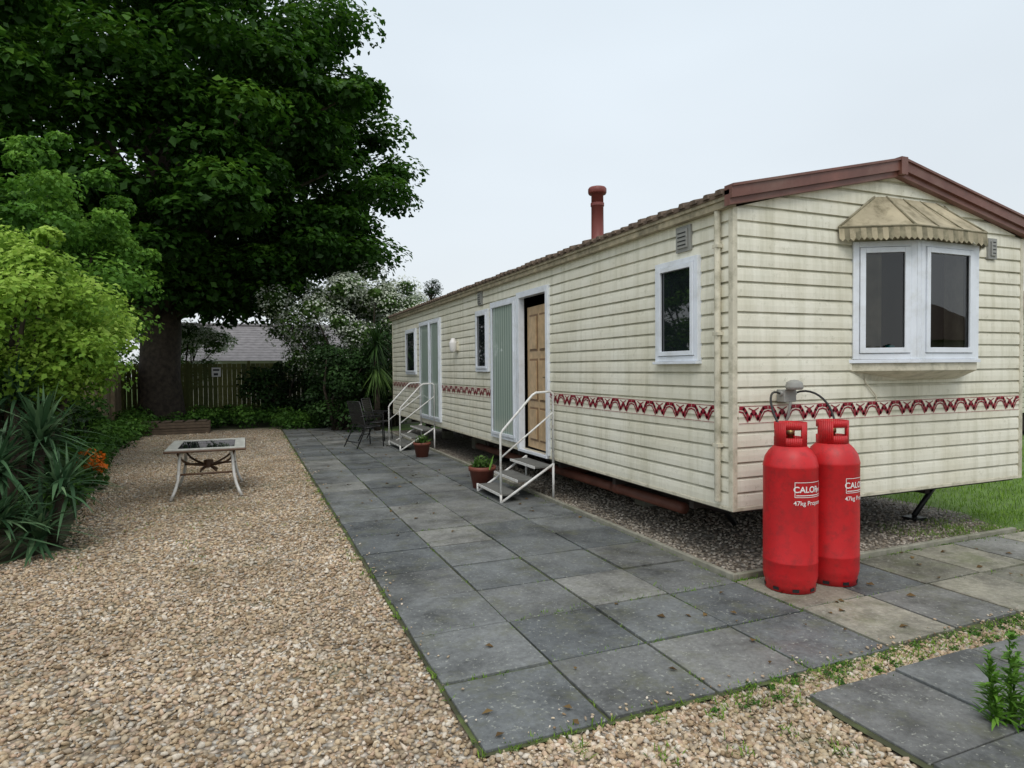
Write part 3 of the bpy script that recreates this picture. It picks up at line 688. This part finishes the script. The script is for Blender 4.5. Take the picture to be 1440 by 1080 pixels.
# ---------------------------------------------------------------- trees
def bigtree():
    e=empty('sycamore_tree'); tx,ty=-2.4,22.0; cz=8.3
    cs=[];rs=[]
    k=0
    while k<400:
        d=rng.normal(size=3); d/=np.linalg.norm(d)
        f=.42+.58*rng.random()**.55
        az=math.atan2(d[1],d[0])
        lob=1+.07*math.sin(3*az+1)+.06*math.sin(7*az+5*d[2])+.04*math.sin(11*d[2]+2*az)
        R=np.array([6.6,6.6,6.5])*lob
        if d[2]<0: R=np.array([7.1,7.1,5.4])*lob
        p=np.array([tx,ty,cz])+d*R*f
        if p[2]<3.4 or (p[2]<3.9 and rng.random()<.3): continue
        cs.append(p); rs.append(.6+.85*rng.random()); k+=1
    # low skirt of hanging boughs
    for i in range(80):
        a=rng.random()*6.283; r=2.2+4.2*rng.random()**.7; cs.append(np.array([tx+r*math.cos(a),ty+r*math.sin(a),3.75+.30*max(0,r-3.5)+1.6*rng.random()])); rs.append(.65+.6*rng.random())
    cs=np.array(cs);rs=np.array(rs)
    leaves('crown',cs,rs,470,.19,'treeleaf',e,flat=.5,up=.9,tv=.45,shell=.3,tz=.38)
    b=MB()
    b.tube([(tx,ty,-.1),(tx+.03,ty,.5),(tx,ty,1.5),(tx+.08,ty,3.),(tx,ty,5),(tx+.1,ty+.1,8),(tx,ty,11),(tx,ty,13)],[.85,.64,.56,.55,.48,.34,.2,.05],'bark',18)
    for i in range(54):
        c=cs[i*8]; h=min(max(2.9,c[2]*.55),8.); s=Vector((tx,ty,h)); t=Vector(c); m1=s.lerp(t,.35)+Vector((rng.normal()*.4,rng.normal()*.4,.5)); m2=s.lerp(t,.7)+Vector((rng.normal()*.4,rng.normal()*.4,.4))
        b.tube([s,m1,m2,t],[.17,.11,.06,.02],'bark',8)
    b.done('trunk',e)
bigtree()
def shrub(name,c,R,nc,cr,nl,ls,mk,stems=True,flat=.7,out=0.,**kw):
    e=empty(name); cs=[]
    while len(cs)<nc:
        d=rng.normal(size=3); d/=np.linalg.norm(d); f=.4+.6*rng.random()**.5
        if rng.random()<out: f=1.05+.25*rng.random(); d[2]=abs(d[2])
        p=np.array(c)+d*np.array(R)*f
        if p[2]>.12: cs.append(p)
    cs=np.array(cs); f=np.linalg.norm((cs-np.array(c))/np.array(R),axis=1)
    rr=cr*(.6+.7*rng.random(nc))*np.where(f>1.02,.55,1.)
    leaves('foliage',cs,rr,nl,ls,mk,e,flat=flat,**kw)
    if stems:
        b=MB()
        for i in range(min(14,nc)):
            s=Vector((c[0]+rng.normal()*.12,c[1]+rng.normal()*.12,0)); t=Vector(cs[i]); m=s.lerp(t,.5)+Vector((rng.normal()*.15,rng.normal()*.15,.2))
            b.tube([s,m,t],[.05,.035,.012],'bark',7)
        b.done('stems',e)
    return e,cs
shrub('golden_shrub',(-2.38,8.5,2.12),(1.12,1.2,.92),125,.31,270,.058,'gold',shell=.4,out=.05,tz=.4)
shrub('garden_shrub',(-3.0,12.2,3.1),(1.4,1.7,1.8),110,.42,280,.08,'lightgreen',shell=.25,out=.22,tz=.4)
shrub('garden_shrub',(-2.8,9.5,1.0),(.6,1.1,.9),26,.4,240,.08,'darkgreen')
shrub('garden_shrub',(-3.0,14.5,.5),(.5,1.5,.55),22,.35,220,.08,'cover')
shrub('dark_shrub',(2.35,17.6,1.0),(.95,1.0,1.3),40,.42,300,.09,'darkgreen')
shrub('dark_shrub',(1.3,21.6,.9),(1.2,.8,1.1),30,.45,240,.10,'darkgreen')
shrub('dark_shrub',(3.9,18.6,1.3),(1.6,1.0,1.3),40,.5,240,.10,'darkgreen')
e,cs=shrub('hawthorn_tree',(3.0,20.4,2.85),(2.3,1.7,1.55),100,.5,260,.10,'hawleaf',shell=.4,out=.15)
leaves('blossom',cs,np.full(len(cs),.50),185,.075,'blossom',e,flat=.75,shell=.85)
e,cs=shrub('hawthorn_tree',(-2.2,25.5,2.3),(1.8,1,1.2),30,.5,240,.10,'hawleaf'); leaves('blossom',cs,np.full(len(cs),.5),160,.08,'blossom',e,shell=.85)
e=empty('conifer_tree'); b=MB(); b.tube([(7.0,25.2,0),(7,25.2,5.1)],[.15,.02],'bark'); 
cs=[]
for i in range(60):
    z=2+3.1*rng.random(); r=(5.5-z)*.45*rng.random()**.5; a=rng.random()*6.28; p=(7+r*math.cos(a),25.2+r*math.sin(a),z+.1); cs.append(p); b.tube([(7,25.2,z-.2),p],[.03,.008],'bark',5)
b.done('trunk',e); leaves('needles',cs,np.full(60,.22),110,.09,'darkgreen',e,asp=.25,shell=.1)
# spiky plants
e=empty('cordyline_plant')
for i,(x,y,z,L,n) in enumerate([(-1.85,7.5,1.0,.66,130),(-1.62,7.15,.55,.55,110),(-2.1,7.2,.75,.6,110),(-1.75,6.95,.18,.5,90),(-2.0,6.8,.35,.5,90),(-2.15,7.9,1.35,.6,90)]):
    rosette('leaves_%d'%(i+1),(x,y,z),n,L,.040,'spike',e,dr=.55)
b=MB()
for x,y,z in ((-1.85,7.5,1.0),(-1.62,7.15,.55),(-2.1,7.2,.75),(-2.15,7.9,1.35)): b.tube([(x-.1,y+.1,0),(x,y,z)],[.05,.04],'bark')
b.done('stems',e)
e=empty('cordyline_plant'); rosette('leaves',(3.2,17.0,2.3),160,.75,.045,'darkgreen',e,lo=-1.2,dr=.5); b=MB(); b.tube([(3.2,17,0),(3.2,17,2.3)],[.09,.07],'bark'); b.done('trunk',e)
rosette('skirt',(3.2,17.0,1.7),130,.8,.04,'hawleaf',e,lo=-1.3,hi=-.4,dr=.3)
n=90; C=np.stack([-3.2+1.3*rng.random(n),7.5+12*rng.random(n),.10+.18*rng.random(n)],1); C[:,0]=np.minimum(C[:,0],np.interp(C[:,1],[7,14,20],[-1.9,-2.55,-2.5]))
n2=110; C2=np.stack([-3.2+8*rng.random(n2),19.5+3.4*rng.random(n2),.1+.3*rng.random(n2)],1)
n3=26; C3=np.stack([.7+2.6*rng.random(n3),18.6+1.0*rng.random(n3),.1+.2*rng.random(n3)],1)
C=np.concatenate([C,C2,C3]); leaves('ground_cover',C,.22+.2*rng.random(len(C)),130,.085,'cover',flat=.8,shell=.3)
e=empty('flowering_plant'); leaves('petals',[(-2.05,10.6,.42),(-1.95,10.4,.34),(-2.15,10.9,.40),(-2.0,10.8,.3)],[.2,.14,.16,.12],55,.06,'orange',e,shell=.6); leaves('leaves',[(-2.1,10.7,.2),(-2.05,10.5,.15)],[.3,.25],120,.07,'cover',e)
# fallen leaves on paving and gravel
C=np.concatenate([pts(150,.9,3.3,6,18),pts(120,-2.2,.9,8,19),pts(40,.9,6,PY,3.8)]); C[:,2]=.046; leaves('fallen_leaves',C,np.full(len(C),.004),1,.045,'litter',up=4,flat=.1)
# grass
n=42000; B=pts(n,6.7,14,4.0,13); B=B[(B[:,0]>7.05)|(B[:,1]>4.6)&(B[:,0]>7.25)]; B=B[(B[:,0]>7.3)|(B[:,1]<9)]; n=len(B)
blades('grass',B,rng.random(n)*6.28,.9+.6*rng.random(n),.05+.09*rng.random(n),.006+.006*rng.random(n),.3*rng.random(n),'grassb',2)
L=[]
def tuft(x,y,n,s): L.append(np.stack([x+rng.normal(size=n)*s,y+rng.normal(size=n)*s,np.full(n,.015)],1))
for i in range(90): tuft(rng.uniform(5.8,7.8),rng.uniform(3.7,4.5),40,.07)
for i in range(150):
    xx=.9+.62*rng.integers(0,5); yy=PY+9*rng.random()**1.3; tuft(xx,yy,14,.014)
for i in range(110):
    xx=1.5+6*rng.random(); tuft(xx,KY-.03*rng.random(),14,.02)
for i in range(190): tuft(.9+8*rng.random(),PY+.62*rng.integers(0,3),14,.016)
for i in range(30):
    yy=PY+.62*rng.integers(0,8); xx=.9+2.4*rng.random(); tuft(xx,yy,14,.016); tuft(xx+.05,yy,12,.016)
for i in range(80): tuft(2.2+4.5*rng.random(),2.38+.12*rng.random(),28,.05)
for p in ((1.75,2.43),(2.0,2.35),(1.3,2.38),(2.2,2.13),(2.3,1.93),(1.6,2.2),(2.45,2.3),(2.1,2.4),(1.9,2.1)): tuft(p[0],p[1],30,.03)
for i in range(40): tuft(.82+.05*rng.random(),5+13*rng.random(),14,.03)
for i in range(40): tuft(3.36,4+6*rng.random(),12,.012)
for i in range(30): tuft(-1.6+2*rng.random(),6.+3*rng.random(),10,.05)
B=np.concatenate(L); n=len(B)
blades('weeds',B,rng.random(n)*6.28,.4+.8*rng.random(n),.02+.035*rng.random(n),.004+.005*rng.random(n),.3*rng.random(n),'grassb',2)
C=np.concatenate([pts(60,2.0,6.5,2.34,2.52),pts(40,3.4,8,KY-.08,KY)]); C[:,2]=.026; leaves('moss_clumps',C,.02+.03*rng.random(len(C)),40,.014,'cover',flat=.4,shell=.1)
e=empty('weed_plant'); b=MB(); 
for i,(dx,dy,h) in enumerate(((0,0,.42),(.06,.03,.30),(-.06,.02,.26),(.02,-.05,.22),(-.03,.06,.33),(.09,-.02,.2))):
    x,y=3.14+dx,1.76+dy; b.tube([(x,y,.0),(x+dx*.3,y,h*.6),(x+dx*.6,y+.01,h)],[.005,.004,.002],'weed',5)
    m=int(h*260); t=rng.random(m); Bp=np.stack([x+dx*.6*t,np.full(m,y),.02+h*t],1)
    blades('leaves_%d'%(i+1),Bp,rng.random(m)*6.28,.1+.9*rng.random(m),(.06+.06*rng.random(m))*(1.1-.6*t),.013+.010*rng.random(m),.4*rng.random(m),'weed',4,e)
b.done('stems',e)

# ---------------------------------------------------------------- sky, sun, camera
w=bpy.data.worlds.new('World'); S.world=w; w.use_nodes=True; nt=w.node_tree; bg=nt.nodes['Background']
sk=N(nt,'ShaderNodeTexSky',sky_type='NISHITA'); sk.sun_disc=False; sk.air_density=1.2; sk.dust_density=3
tc=N(nt,'ShaderNodeTexCoord'); sx=N(nt,'ShaderNodeSeparateXYZ'); nt.links.new(tc.outputs['Generated'],sx.inputs[0])
r=ramp(nt,sx.outputs[2],[(0.,(.66,.695,.715)),(.22,(.635,.69,.735)),(.5,(.625,.695,.755)),(1.,(.98,.99,1.))])
nz=noise(nt,tc.outputs['Generated'],1.6,3,.5,(1,1,2.5)); cl=ramp(nt,nz,[(.3,.95),(.7,1.04)]); r=mixc(nt,1.,r,cl,'MULTIPLY')
vm=N(nt,'ShaderNodeVectorMath',operation='SCALE'); vm.inputs['Scale'].default_value=13.; nt.links.new(r,vm.inputs[0])
mx=mixc(nt,.92,sk.outputs[0],vm.outputs[0]); nt.links.new(mx,bg.inputs[0]); bg.inputs[1].default_value=.10
sl=bpy.data.lights.new('sun','SUN'); sl.energy=1.25; sl.angle=math.radians(30); sl.color=(1,.96,.9)
so=bpy.data.objects.new('sun',sl); S.collection.objects.link(so)
d=Vector((-.35,-.75,1.1)).normalized(); so.rotation_euler=d.to_track_quat('Z','Y').to_euler()
sk.sun_elevation=math.asin(d.z); sk.sun_rotation=math.atan2(d.x,d.y)
cam=bpy.data.cameras.new('camera'); co=bpy.data.objects.new('camera',cam); S.collection.objects.link(co); S.camera=co
cam.lens=22.5; cam.sensor_width=36; cam.clip_end=1000; cam.clip_start=.05
R=Matrix.Rotation(math.radians(-22.6),4,'Z')@Matrix.Rotation(math.radians(90-1.4),4,'X')@Matrix.Rotation(math.radians(-.5),4,'Z')
co.matrix_world=Matrix.Translation((0,0,1.65))@R
